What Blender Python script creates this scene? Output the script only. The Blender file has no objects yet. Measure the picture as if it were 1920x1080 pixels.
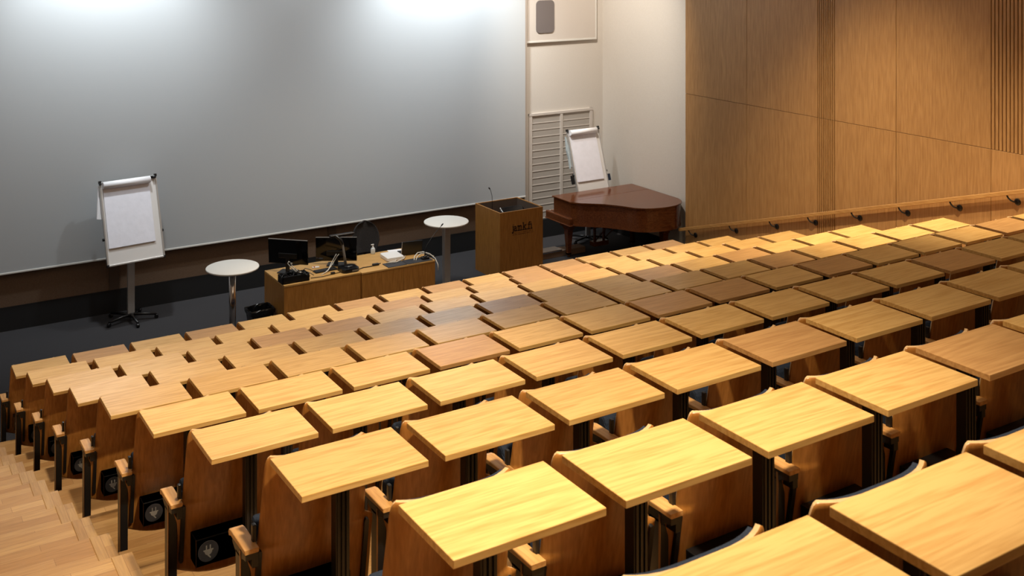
import bpy, bmesh, math, random
from math import pi, sin, cos, radians
from mathutils import Vector, Matrix
random.seed(7)
scn = bpy.context.scene
COL = scn.collection

# ------------------------------------------------------------------ materials
def srgb(r, g, b):
    f = lambda c: (c/255/12.92) if c/255 <= .04045 else ((c/255+.055)/1.055)**2.4
    return (f(r), f(g), f(b), 1)
def newmat(name):
    m = bpy.data.materials.new(name); m.use_nodes = True
    nt = m.node_tree; nt.nodes.clear()
    o = nt.nodes.new('ShaderNodeOutputMaterial'); p = nt.nodes.new('ShaderNodeBsdfPrincipled')
    nt.links.new(p.outputs[0], o.inputs[0])
    return m, nt, p
def plain(name, col, rough=.6, metal=0., noise=.0, nscale=40., bump=0., spec=.5, coat=0.):
    m, nt, p = newmat(name)
    p.inputs['Base Color'].default_value = col; p.inputs['Roughness'].default_value = rough
    p.inputs['Metallic'].default_value = metal; p.inputs['Specular IOR Level'].default_value = spec
    p.inputs['Coat Weight'].default_value = coat; p.inputs['Coat Roughness'].default_value = .15
    if noise or bump:
        tc = nt.nodes.new('ShaderNodeTexCoord'); n = nt.nodes.new('ShaderNodeTexNoise')
        n.inputs['Scale'].default_value = nscale; n.inputs['Detail'].default_value = 4
        nt.links.new(tc.outputs['Object'], n.inputs['Vector'])
        if noise:
            r = nt.nodes.new('ShaderNodeValToRGB')
            a = [c*(1-noise) for c in col[:3]]+[1]; b = [min(1, c*(1+noise)) for c in col[:3]]+[1]
            r.color_ramp.elements[0].color = a; r.color_ramp.elements[1].color = b
            r.color_ramp.elements[0].position = .3; r.color_ramp.elements[1].position = .7
            nt.links.new(n.outputs['Fac'], r.inputs[0]); nt.links.new(r.outputs[0], p.inputs['Base Color'])
        if bump:
            bp = nt.nodes.new('ShaderNodeBump'); bp.inputs['Strength'].default_value = bump; bp.inputs['Distance'].default_value = .004
            nt.links.new(n.outputs['Fac'], bp.inputs['Height']); nt.links.new(bp.outputs[0], p.inputs['Normal'])
    return m
def wood(name, dark, light, axis='X', rough=.35, rnd=.10, spec=.5, band=.5, fine=1., huevar=.0):
    """veneer: fine pores along the grain plus broad cathedral figure; every object gets its own cut"""
    m, nt, p = newmat(name); N = nt.nodes.new; L = nt.links.new
    tc = N('ShaderNodeTexCoord'); oi = N('ShaderNodeObjectInfo')
    off = N('ShaderNodeVectorMath'); off.operation = 'SCALE'; off.inputs[0].default_value = (37., 91., 53.)
    L(oi.outputs['Random'], off.inputs['Scale'])
    add = N('ShaderNodeVectorMath'); add.operation = 'ADD'
    L(tc.outputs['Object'], add.inputs[0]); L(off.outputs[0], add.inputs[1])
    g = {'X': (1, 14, 14), 'Y': (14, 1, 14), 'Z': (14, 14, 1)}[axis]
    mp = N('ShaderNodeMapping'); mp.inputs['Scale'].default_value = tuple(v*.8 for v in g)
    L(add.outputs[0], mp.inputs['Vector'])
    n1 = N('ShaderNodeTexNoise'); n1.inputs['Scale'].default_value = 1.1; n1.inputs['Detail'].default_value = 3; n1.inputs['Distortion'].default_value = .6
    L(mp.outputs[0], n1.inputs['Vector'])
    mul = N('ShaderNodeMath'); mul.operation = 'MULTIPLY'; mul.inputs[1].default_value = 5.5
    L(n1.outputs['Fac'], mul.inputs[0])
    fr = N('ShaderNodeMath'); fr.operation = 'PINGPONG'; fr.inputs[1].default_value = .5
    L(mul.outputs[0], fr.inputs[0])
    mp2 = N('ShaderNodeMapping'); mp2.inputs['Scale'].default_value = tuple(v*(3.5 if v > 1 else 4)*fine for v in g)
    L(add.outputs[0], mp2.inputs['Vector'])
    n2 = N('ShaderNodeTexNoise'); n2.inputs['Scale'].default_value = 1.5; n2.inputs['Detail'].default_value = 5
    L(mp2.outputs[0], n2.inputs['Vector'])
    a = N('ShaderNodeMath'); a.operation = 'MULTIPLY_ADD'; a.inputs[1].default_value = band; 
    L(fr.outputs[0], a.inputs[0]); L(n2.outputs['Fac'], a.inputs[2])
    r = N('ShaderNodeValToRGB'); r.color_ramp.elements[0].position = .38; r.color_ramp.elements[1].position = .85
    r.color_ramp.elements[0].color = dark; r.color_ramp.elements[1].color = light
    L(a.outputs[0], r.inputs[0])
    hs = N('ShaderNodeHueSaturation')
    v = N('ShaderNodeMapRange'); v.inputs['To Min'].default_value = 1-rnd; v.inputs['To Max'].default_value = 1+rnd
    L(oi.outputs['Random'], v.inputs['Value']); L(v.outputs[0], hs.inputs['Value']); L(r.outputs[0], hs.inputs['Color'])
    L(hs.outputs[0], p.inputs['Base Color'])
    p.inputs['Roughness'].default_value = rough; p.inputs['Specular IOR Level'].default_value = spec
    bp = N('ShaderNodeBump'); bp.inputs['Strength'].default_value = .12; bp.inputs['Distance'].default_value = .001
    L(n2.outputs['Fac'], bp.inputs['Height']); L(bp.outputs[0], p.inputs['Normal'])
    return m
def parquet(name, rot=0, k=1.):
    m, nt, p = newmat(name); N = nt.nodes.new; L = nt.links.new
    tc = N('ShaderNodeTexCoord'); mp = N('ShaderNodeMapping'); mp.inputs['Rotation'].default_value = (0, 0, rot)
    L(tc.outputs['Object'], mp.inputs['Vector'])
    br = N('ShaderNodeTexBrick'); br.inputs['Color1'].default_value = srgb(206*k, 166*k, 112*k); br.inputs['Color2'].default_value = srgb(176*k, 132*k, 80*k)
    br.inputs['Mortar'].default_value = srgb(140, 100, 60); br.inputs['Mortar Size'].default_value = .001; br.inputs['Scale'].default_value = 1
    br.inputs['Brick Width'].default_value = .62; br.inputs['Row Height'].default_value = .085; br.inputs['Bias'].default_value = 0
    br.offset = .37; br.offset_frequency = 3
    L(mp.outputs[0], br.inputs['Vector'])
    m2 = N('ShaderNodeMapping'); m2.inputs['Scale'].default_value = (3, 45, 3); L(mp.outputs[0], m2.inputs['Vector'])
    n = N('ShaderNodeTexNoise'); n.inputs['Scale'].default_value = 2; n.inputs['Detail'].default_value = 4; L(m2.outputs[0], n.inputs['Vector'])
    mx = N('ShaderNodeMix'); mx.data_type = 'RGBA'; mx.blend_type = 'MULTIPLY'; mx.inputs[0].default_value = .35
    rr = N('ShaderNodeValToRGB'); rr.color_ramp.elements[0].color = (.45, .38, .3, 1); rr.color_ramp.elements[1].color = (1, 1, 1, 1)
    rr.color_ramp.elements[0].position = .3; rr.color_ramp.elements[1].position = .65
    L(n.outputs['Fac'], rr.inputs[0]); L(br.outputs['Color'], mx.inputs[6]); L(rr.outputs[0], mx.inputs[7])
    L(mx.outputs[2], p.inputs['Base Color']); p.inputs['Roughness'].default_value = .42
    return m

M = {}
M['desk'] = wood('desk_oak', srgb(204, 156, 88), srgb(226, 184, 116), 'X', .30, .05, band=.75)
M['desk2'] = wood('desk_oak_brown', srgb(182, 134, 82), srgb(204, 158, 102), 'X', .28, .05, band=.7)
M['ply'] = wood('ply_veneer', srgb(150, 98, 42), srgb(180, 124, 62), 'Z', .32, .06, band=.4)
M['armwood'] = wood('arm_oak', srgb(190, 138, 78), srgb(224, 176, 112), 'Y', .4, .05, band=.3)
M['plyedge'] = plain('ply_edge', srgb(206, 170, 124), .5, noise=.15, nscale=30)
M['wall_wood'] = wood('wall_oak', srgb(164, 120, 70), srgb(190, 146, 92), 'Z', .5, .05, band=.25, fine=.6)
M['slat_dark'] = plain('groove', srgb(70, 42, 18), .7)
M['furn'] = wood('furniture_oak', srgb(150, 100, 42), srgb(180, 126, 60), 'Z', .42, .04, band=.3)
M['furn_top'] = wood('furniture_oak_top', srgb(184, 140, 80), srgb(210, 166, 100), 'X', .42, .04, band=.4)
M['rail'] = wood('rail_oak', srgb(176, 128, 70), srgb(204, 158, 96), 'Y', .45, .03, band=.3)
M['mahog'] = wood('mahogany', srgb(84, 44, 22), srgb(116, 66, 36), 'X', .14, .0, band=.35)
M['parquet'] = parquet('parquet_strip'); M['parquet2'] = parquet('parquet_border', pi/2, .93)
M['carpet'] = plain('grey_carpet', srgb(58, 57, 59), .95, noise=.28, nscale=160, bump=.5, spec=.1)
M['screen'] = plain('screen_cloth', srgb(184, 188, 191), .85, noise=.03, nscale=300, spec=.15)
M['white_trim'] = plain('white_trim', srgb(214, 212, 206), .5)
M['wall_white'] = plain('wall_plaster', srgb(206, 200, 192), .85, noise=.03, nscale=60, bump=.15, spec=.2)
M['panel_white'] = plain('panel_paint', srgb(200, 192, 184), .6)
M['louver'] = plain('louver_grey', srgb(172, 165, 157), .6)
M['brown'] = plain('brown_fabric_panel', srgb(124, 104, 88), .9, noise=.12, nscale=120, spec=.1)
M['brown2'] = plain('brown_post', srgb(92, 76, 64), .8)
M['blackskirt'] = plain('black_skirting', srgb(20, 20, 22), .7)
M['ceil'] = plain('ceiling_board', srgb(120, 116, 110), .9)
M['black'] = plain('black_steel', srgb(26, 25, 26), .42, spec=.5)
M['blackpl'] = plain('black_plastic', srgb(16, 16, 18), .35)
M['gloss'] = plain('black_gloss', srgb(8, 8, 10), .08)
M['bronze'] = plain('bronze_edge', srgb(150, 110, 70), .35, metal=.8)
M['fabric'] = plain('navy_fabric', srgb(42, 50, 66), .9, noise=.3, nscale=220, bump=.3, spec=.15)
M['chairfab'] = plain('charcoal_fabric', srgb(58, 56, 56), .95, noise=.3, nscale=150, spec=.1)
M['disc'] = plain('grey_disc', srgb(112, 112, 120), .5)
M['icon'] = plain('icon_white', srgb(226, 224, 222), .5)
M['grille'] = plain('speaker_cloth', srgb(108, 100, 98), .9, noise=.15, nscale=400)
M['alu'] = plain('aluminium', srgb(200, 198, 196), .35, metal=.6)
M['chrome'] = plain('chrome', srgb(205, 200, 198), .15, metal=1.)
M['whitelam'] = plain('white_laminate', srgb(236, 234, 228), .35)
M['whiteboard'] = plain('whiteboard', srgb(224, 221, 218), .4)
M['paper'] = plain('paper', srgb(235, 235, 244), .85, noise=.03, nscale=12, bump=.6)
M['papere'] = plain('paper_edge', srgb(246, 246, 250), .8)
M['cablew'] = plain('white_cable', srgb(220, 218, 210), .5)
M['mat'] = plain('dark_cable_flap', srgb(52, 54, 60), .45)
M['router'] = plain('white_plastic', srgb(240, 240, 240), .35)
M['glassy'] = plain('clear_gel', srgb(214, 222, 226), .15)
M['grey'] = plain('grey_plastic', srgb(120, 116, 112), .45)
M['keys'] = plain('keyboard_grey', srgb(58, 60, 64), .5)
M['ink'] = plain('black_lettering', srgb(16, 12, 10), .6)
M['ink2'] = plain('faint_lettering', srgb(74, 46, 20), .7)
M['grate'] = plain('bag_black', srgb(14, 14, 15), .2)
M['bluish'] = plain('pale_plastic_bag', srgb(176, 188, 192), .3)
M['red'] = plain('red_plastic', srgb(170, 50, 40), .5)

# ------------------------------------------------------------------ mesh tools
class MB:
    def __init__(s): s.bm = bmesh.new()
    def _add(s, vs, fs, mi=0, smooth=False):
        v = [s.bm.verts.new(p) for p in vs]; out = []
        for f in fs:
            try:
                k = s.bm.faces.new([v[i] for i in f]); k.material_index = mi; k.smooth = smooth; out.append(k)
            except ValueError: pass
        return v, out
    def box(s, x0, x1, y0, y1, z0, z1, bev=0, mi=0, mat=None, seg=2):
        vs = [Vector(p) for p in ((x0,y0,z0),(x1,y0,z0),(x1,y1,z0),(x0,y1,z0),(x0,y0,z1),(x1,y0,z1),(x1,y1,z1),(x0,y1,z1))]
        if mat: vs = [mat @ v for v in vs]
        v, f = s._add(vs, [(3,2,1,0),(4,5,6,7),(0,1,5,4),(1,2,6,5),(2,3,7,6),(3,0,4,7)], mi)
        if bev:
            es = list({e for k in f for e in k.edges})
            r = bmesh.ops.bevel(s.bm, geom=es, offset=bev, segments=seg, profile=.5, affect='EDGES')
            for k in r['faces']: k.material_index = mi
        return s
    def prism(s, pts, z0, z1, bev=0, mi=0, mat=None, smooth=False, side_mi=None):
        """closed outline pts (x,y) extruded in z"""
        n = len(pts); T = (lambda p: mat @ Vector(p)) if mat else Vector
        vs = [T((x, y, z0)) for x, y in pts]+[T((x, y, z1)) for x, y in pts]
        v, f = s._add(vs, [tuple(range(n-1, -1, -1)), tuple(range(n, 2*n))]+[(i, (i+1) % n, n+(i+1) % n, n+i) for i in range(n)], mi)
        if side_mi is not None:
            for k in f[2:]: k.material_index = side_mi
        if smooth:
            for k in f[2:]: k.smooth = True
        if bev and len(f) > 2:
            es = list(f[1].edges)+list(f[0].edges)
            r = bmesh.ops.bevel(s.bm, geom=es, offset=bev, segments=2, profile=.5, affect='EDGES')
        return s
    def tube(s, pts, r, n=8, mi=0, caps=True, flat=None):
        pts = [Vector(p) for p in pts]; rs = r if isinstance(r, (list, tuple)) else [r]*len(pts)
        rings = []; up = Vector((0, 0, 1)); prev = None
        for i, p in enumerate(pts):
            t = (pts[min(i+1, len(pts)-1)]-pts[max(i-1, 0)]).normalized()
            if prev is None:
                a = t.cross(up)
                if a.length < 1e-3: a = t.cross(Vector((1, 0, 0)))
            else: a = prev-t*prev.dot(t)
            a.normalize(); prev = a; b = t.cross(a)
            rings.append([s.bm.verts.new(p+(a*cos(2*pi*k/n)+b*sin(2*pi*k/n))*rs[i]) for k in range(n)])
        for i in range(len(pts)-1):
            for k in range(n):
                f = s.bm.faces.new((rings[i][k], rings[i][(k+1) % n], rings[i+1][(k+1) % n], rings[i+1][k])); f.smooth = True; f.material_index = mi
        if caps:
            f = s.bm.faces.new(rings[0][::-1]); f.material_index = mi
            f = s.bm.faces.new(rings[-1]); f.material_index = mi
        return s
    def lathe(s, prof, n=32, c=(0, 0, 0), mi=0, mat=None, smooth=True):
        rings = []
        for r, z in prof:
            ring = []
            for k in range(n):
                p = Vector((c[0]+r*cos(2*pi*k/n), c[1]+r*sin(2*pi*k/n), c[2]+z))
                if mat: p = mat @ p
                ring.append(s.bm.verts.new(p))
            rings.append(ring)
        for i in range(len(prof)-1):
            for k in range(n):
                f = s.bm.faces.new((rings[i][k], rings[i][(k+1) % n], rings[i+1][(k+1) % n], rings[i+1][k])); f.smooth = smooth; f.material_index = mi
        if prof[0][0] > 0: f = s.bm.faces.new(rings[0][::-1]); f.material_index = mi
        if prof[-1][0] > 0: f = s.bm.faces.new(rings[-1]); f.material_index = mi
        return s
    def shell(s, fn, us, vs, th, mi=0, edge_mi=None):
        """curved sheet: fn(u,v)->(front point, normal), given thickness th"""
        nu, nv = len(us), len(vs); A = []; B = []
        for v in vs:
            ra, rb = [], []
            for u in us:
                p, nrm = fn(u, v); p = Vector(p); nrm = Vector(nrm).normalized()
                ra.append(s.bm.verts.new(p)); rb.append(s.bm.verts.new(p+nrm*th))
            A.append(ra); B.append(rb)
        em = mi if edge_mi is None else edge_mi
        def q(a, b, c, d, m, sm):
            f = s.bm.faces.new((a, b, c, d)); f.material_index = m; f.smooth = sm
        for j in range(nv-1):
            for i in range(nu-1):
                q(A[j][i], A[j][i+1], A[j+1][i+1], A[j+1][i], mi, True)
                q(B[j][i], B[j+1][i], B[j+1][i+1], B[j][i+1], mi, True)
        for i in range(nu-1):
            q(A[0][i], B[0][i], B[0][i+1], A[0][i+1], em, False); q(A[-1][i+1], B[-1][i+1], B[-1][i], A[-1][i], em, False)
        for j in range(nv-1):
            q(A[j+1][0], B[j+1][0], B[j][0], A[j][0], em, False); q(A[j][-1], B[j][-1], B[j+1][-1], A[j+1][-1], em, False)
        return s
    def build(s, name, mats, parent=None, loc=(0, 0, 0)):
        bmesh.ops.recalc_face_normals(s.bm, faces=s.bm.faces[:])
        me = bpy.data.meshes.new(name); s.bm.to_mesh(me); s.bm.free()
        for m in (mats if isinstance(mats, (list, tuple)) else [mats]): me.materials.append(m)
        o = bpy.data.objects.new(name, me); COL.objects.link(o); o.location = loc
        if parent: o.parent = parent
        return o
def tag(o, label=None, cat=None, group=None, kind=None):
    if label: o['label'] = label
    if cat: o['category'] = cat
    if group: o['group'] = group
    if kind: o['kind'] = kind
    return o
def empty(name, loc, rz=0, **k):
    o = bpy.data.objects.new(name, None); COL.objects.link(o); o.location = loc; o.rotation_euler = (0, 0, rz); o.empty_display_size = .1
    return tag(o, **k)
def struct(name, mb, mats, loc=(0, 0, 0), label=None):
    return tag(mb.build(name, mats, loc=loc), kind='structure', label=label)
def rotx(a, p=(0, 0, 0)): return Matrix.Translation(p) @ Matrix.Rotation(a, 4, 'X')
def rotz(a, p=(0, 0, 0)): return Matrix.Translation(p) @ Matrix.Rotation(a, 4, 'Z')

# ------------------------------------------------------------------ camera (level, lens shifted down)
TH = radians(31.8648); FPX = 2026.93; CZ = 5.49
cam = bpy.data.cameras.new('camera'); co = bpy.data.objects.new('camera', cam); COL.objects.link(co)
co.location = (0, 0, CZ); co.rotation_euler = (pi/2, 0, -TH)
cam.sensor_width = 36; cam.lens = FPX/1920*36; cam.shift_y = -(540+113.4)/1920; cam.shift_x = 0
cam.clip_end = 100; cam.clip_start = .05
cam.dof.use_dof = True; cam.dof.focus_distance = 7.5; cam.dof.aperture_fstop = 7.1
scn.camera = co
def proj(x, y, z):
    d = x*sin(TH)+y*cos(TH); r = x*cos(TH)-y*sin(TH)
    if d < .2: return None
    return 960+FPX*r/d, -113.4-FPX*(z-CZ)/d
def visible(x, y, z, m=60):
    p = proj(x, y, z)
    return p is not None and -m < p[0] < 1920+m and -m < p[1] < 1080+m

# ------------------------------------------------------------------ seating data
ROWS = [(1.514, 12.303, -4.431), (1.506, 11.13, -4.098), (1.505, 9.977, -3.764), (1.492, 8.816, -3.427), (1.493, 7.681, -3.094),
        (1.477, 6.488, -2.744), (1.462, 5.335, -2.411), (1.443, 4.134, -2.051), (1.435, 2.961, -1.711), (1.429, 1.813, -1.368)]
P = .6; DW = .526; DD = .346
def FL(r): return .3403*(r-1)
def LE(r): return 12.303-1.1667*(r-1)+1.035
WALLX = 12.15

# ------------------------------------------------------------------ the room
struct('floor', MB().box(-2.5, 12.39, -3.2, 16.65, -.1, 0), M['carpet'])
for r in range(2, 14):
    y0 = LE(r+1)-.03 if r < 13 else -3.2
    b = MB()
    b.box(1.33, 10.62, y0, LE(r), FL(r)-.42 if r > 2 else 0.001, FL(r), bev=.004)
    b.box(10.62, WALLX, y0, LE(r)+.24, FL(r)-.42 if r > 2 else 0.001, FL(r), bev=.004)
    b.box(10.62, WALLX, LE(r)+.23, LE(r)+.823, max(.001, FL(r)-.42), FL(r)-.17, bev=.004)
    b.box(-2.5, 1.22, y0, LE(r)+.24, FL(r)-.42 if r > 2 else 0.001, FL(r), bev=.004)
    b.box(-2.5, 1.22, LE(r)+.23, LE(r)+.823, max(.001, FL(r)-.42), FL(r)-.17, bev=.004)
    b.box(1.22, 1.33, y0, LE(r)+.24, FL(r)-.42 if r > 2 else 0.001, FL(r), bev=.004, mi=1)
    b.box(1.22, 1.33, LE(r)+.23, LE(r)+.823, max(.001, FL(r)-.42), FL(r)-.17, bev=.004, mi=1)
    struct('floor_tier', b, [M['parquet'], M['parquet2']])
# front wall: white part right of the screen, brown fabric panels beneath it
struct('wall_front', MB().box(-2.5, 12.6, 16.65, 16.8, 0, 7.6), M['wall_white'])
tr = MB()
for x0, x1 in ((-2.5, 3.36), (3.50, 6.78), (6.92, 10.58)): tr.box(x0, x1, 16.62, 16.65, .335, 1.35)
struct('wall_front_panelling', tr, M['brown'])
tr = MB()
for x0, x1 in ((3.36, 3.50), (6.78, 6.92)): tr.box(x0, x1, 16.60, 16.65, .335, 1.35, bev=.006)
struct('trim_1', tr, M['brown2'])
struct('baseboard_front', MB().box(-2.5, 12.39, 16.60, 16.65, 0, .335), M['blackskirt'])
struct('baseboard_right', MB().box(12.36, 12.39, 13.9, 16.60, 0, .2), M['blackskirt'])
struct('trim_2', MB().box(10.56, 10.62, 16.56, 16.65, .335, 7.6, bev=.005), M['panel_white'])
struct('wall_right', MB().box(12.39, 12.6, -3.2, 16.65, 0, 7.6), M['wall_white'])
struct('wall_left', MB().box(-2.7, -2.5, -3.2, 16.8, 0, 7.6), M['wall_white'])
struct('wall_back', MB().box(-2.7, 12.6, -3.4, -3.2, 0, 7.6), M['brown'])
struct('ceiling', MB().box(-2.7, 12.6, -3.4, 16.8, 7.6, 7.8), M['ceil'])
# timber cladding of the right wall: veneered panels and grooved strips over a dark backing
wr = tag(MB().box(12.19, 12.39, -3.2, 13.99, 0, 7.6).build('wall_right_cladding', M['slat_dark']), kind='structure')
SEAM = 2.885
G = .006
cuts = [(13.99, 12.532, 0), (12.532, 11.075, 0), (11.075, 10.755, 1), (10.755, 9.692, 0), (9.692, 8.27, 0), (8.27, 7.80, 2), (7.80, 6.4, 0), (6.4, 5.0, 0), (5.0, 4.5, 1), (4.5, 2.4, 0), (2.4, .3, 0), (.3, -1.5, 0), (-1.5, -3.2, 0)]
def slats(ya, yb, z0, z1):
    b = MB(); n = 9; w = (ya-yb)/n
    b.box(12.172, 12.19, yb, ya, z0, z1, mi=1)
    for i in range(n): b.box(WALLX, 12.173, yb+i*w+.0075, yb+(i+1)*w-.0075, z0, z1)
    return b
for ya, yb, k in cuts:
    for z0, z1, up in ((0, SEAM-G/2, 0), (SEAM+G/2, 7.6, 1)):
        if k == 1 or (k == 2 and up): slats(ya-G/2, yb+G/2, z0, z1).build('slat_strip', [M['wall_wood'], M['slat_dark']], wr)
        else: MB().box(WALLX, 12.19, yb+G/2, ya-G/2, z0, z1, bev=.0015, seg=1).build('panel', M['wall_wood'], wr)

# projection screen
sc = tag(MB().box(-2.0, 10.54, 16.50, 16.515, .84, 6.9).build('projection_screen', [M['screen']]),
         'huge pale grey projection screen covering the front wall', 'projection screen')
MB().box(-2.0, 10.545, 16.49, 16.525, .825, .85, bev=.004).build('bottom_bar', M['white_trim'], sc)
MB().box(-1.9, 10.4, 16.514, 16.649, 6.3, 6.5, bev=.004).build('wall_batten', M['blackpl'], sc)
# loudspeaker hatch and louvred vent right of the screen
hp = empty('speaker_hatch', (11.43, 16.65, 3.63), label='white wall hatch with rounded grey loudspeaker grille, right of the screen', cat='wall hatch')
MB().box(-.77, .77, -.035, 0, 0, 1.6, bev=.004).build('hatch_panel', M['panel_white'], hp)
fr = MB(); fr.box(-.79, .79, -.045, -.0, -.035, .0, bev=.003); fr.box(.765, .79, -.045, 0, 0, 1.6, bev=.003); fr.build('frame', M['white_trim'], hp)
def rrect(x0, x1, z0, z1, r, n=6):
    pts = []
    for cx, cz, a0 in ((x1-r, z0+r, -pi/2), (x1-r, z1-r, 0), (x0+r, z1-r, pi/2), (x0+r, z0+r, pi)):
        for i in range(n+1): pts.append((cx+r*cos(a0+i*pi/2/n), cz+r*sin(a0+i*pi/2/n)))
    return pts
gm = Matrix(((1,0,0,0),(0,0,1,0),(0,1,0,0),(0,0,0,1)))   # xy outline -> xz plane
MB().prism(rrect(-.585, -.185, .14, .74, .08), -.05, -.036, mat=gm).build('speaker_grille', M['grille'], hp)
vt = empty('wall_vent', (11.42, 16.65, .06), label='tall white louvred vent beside the screen behind the grand piano', cat='vent')
VW, VH = .72, 2.24
b = MB()
b.box(-VW, -VW+.07, -.03, 0, 0, VH, bev=.004); b.box(VW-.07, VW, -.03, 0, 0, VH, bev=.004)
b.box(-VW, VW, -.034, 0, VH-.05, VH, bev=.004); b.box(-VW, VW, -.034, 0, 0, .05, bev=.004); b.box(-.03, .03, -.03, 0, .05, VH-.05, bev=.003)
b.build('frame', M['panel_white'], vt)
b = MB(); b.box(-VW+.07, VW-.07, -.012, -.004, .05, VH-.05)
b.build('mesh_backing', M['louver'], vt)
n = 17; st = (VH-.1)/n
for side in ((-VW+.07, -.03), (.03, VW-.07)):
    b = MB()
    for i in range(n):
        z = .05+st*i
        b.box(side[0], side[1], -.018, -.012, z+st-.018, z+st-.004)
    b.build('louvre_bank', M['panel_white'], vt)

# handrail on the timber wall
def railz(y): return .585+(14.02-y)*.3015
hr = empty('handrail', (12.08, 14.06, railz(14.06)), label='sloping wooden handrail on black hooked brackets along the timber wall', cat='handrail')
ang = math.atan(.3015); Lr = 16.0/cos(ang)
MB().box(-.02, .02, -Lr, 0, -.026, .026, bev=.006, mat=Matrix.Rotation(-ang, 4, 'X')).build('rail', M['rail'], hr)
for y in (13.73, 12.76, 11.88, 11.11, 10.30, 9.50, 8.71, 7.91, 7.1, 6.3, 5.5):
    z = railz(y); b = MB()
    b.lathe([(.042, 0), (.042, .008), (.026, .018)], 16, mat=Matrix.Translation((12.15, y, z-.125)) @ Matrix.Rotation(-pi/2, 4, 'Y'))
    pts = [(12.145, y, z-.125), (12.11, y+.02, z-.125), (12.09, y+.05, z-.112), (12.082, y+.08, z-.085), (12.08, y+.10, z-.052), (12.08, y+.104, z-.04)]
    b.tube(pts, .0105, 8)
    o = b.build('bracket', M['black'], hr); o.location = -Vector(hr.location)

# ------------------------------------------------------------------ lecture seats
# local frame: origin on the tread under the desk's far-left corner; y towards the stage; the desk serves the person behind
TOP = 1.057
SX = .222
def prof_y(z):            # backward lean of the back shell
    return .012+.165*(TOP-z)*(1 if z > .6 else 1)
def shell_half(z):
    d = TOP-z
    if d < .38: return .222+.013*d/.38
    t = min(1, (d-.38)/.03); t = t*t*(3-2*t)
    return .235+t*.040
def shell_fn(u, v):
    # v 0..1 down
    zt = TOP-.022; zb = .30
    z = zt+(zb-zt)*v
    hw = shell_half(z)
    if v > .93: z -= (1-u*u)*.045*((v-.93)/.07)           # curved bottom edge
    if v < .06:                                             # rounded top corners
        k = (1-v/.06); hw -= .018*(1-math.sqrt(max(0, 1-k*k)))
    if v > .95:
        k = (v-.95)/.05; hw -= .03*(1-math.sqrt(max(0, 1-k*k)))
    x = SX+hw*u
    y = prof_y(z)-.004+.044*abs(u)**3.6
    nx = -.044*3.6*abs(u)**2.6*(1 if u > 0 else -1)/hw
    return (x, y, z), (nx, 1, .165)
us = [-1, -.96, -.88, -.75, -.6, -.4, -.2, 0, .2, .4, .6, .75, .88, .96, 1]
vs = [0, .008, .02, .04, .06, .1, .2, .3, .4, .48, .495, .505, .515, .525, .535, .55, .6, .7, .8, .9, .93, .95, .965, .98, .993, 1]

def make_seat(dm):
    t = empty('lecture_seat', (0, 0, 0))
    MB().box(0, DW, -DD, 0, TOP-.026, TOP, bev=.0025).build('desk_top', dm, t)
    MB().shell(shell_fn, us, vs, .012, 0, 1).build('backrest', [M['ply'], M['plyedge']], t)
    def pad(u, v):
        (x, y, z), nn = shell_fn(u*.93, .016+v*.80); nv = Vector(nn).normalized()
        p = Vector((x, y, z))+nv*.0122
        return p, nn
    MB().shell(pad, us, [0, .02, .06, .2, .4, .6, .8, .95, 1], .022).build('back_pad', M['fabric'], t)
    # folded-up seat cushion, rounded upper edge
    b = MB()
    pts = []
    for i in range(9): a = pi*i/8; pts.append((.245+.035*cos(a), .665+.05*sin(a)))
    pts += [(.155, .42), (.165, .40), (.20, .385), (.235, .39), (.25, .42)]
    n = len(pts); L = [Vector((SX-.212, y, z)) for y, z in pts]; R = [Vector((SX+.212, y, z)) for y, z in pts]
    v, f = b._add(L+R, [tuple(range(n)), tuple(range(2*n-1, n-1, -1))]+[(i, (i+1) % n, n+(i+1) % n, n+i) for i in range(n)])
    bmesh.ops.bevel(b.bm, geom=list(f[0].edges)+list(f[1].edges), offset=.015, segments=2, profile=.5, affect='EDGES')
    b.build('seat_cushion', M['fabric'], t)
    # central ribbed post carrying desk and seat
    b = MB(); b.box(.252, .312, -.066, -.012, 0.0, TOP-.027, bev=.004)
    for x in (.256, .275, .294): b.box(x, x+.010, -.074, -.064, 0, TOP-.04)
    b.box(.20, .36, -.20, -.012, TOP-.032, TOP-.0255)
    b.box(.22, .345, -.09, .10, 0, .014, bev=.003)
    b.box(.262, .302, -.02, .15, .40, .46, bev=.004)
    b.build('post', M['black'], t)
    for sx in (-1, 1):
        x = SX+sx*.234
        m = rotx(-math.atan(.165)*-1, (x, prof_y(.50)+.046, .50))
        b = MB(); b.prism(rrect(-.010, .010, -.155, .155, .0099), -.012, .004, mat=Matrix.Translation((x, prof_y(.50)+.017, .50)) @ Matrix.Rotation(math.atan(.165), 4, 'X') @ gm)
        b.build('side_bracket', M['black'], t)
    arm_set(t, 0)
    return t
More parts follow.
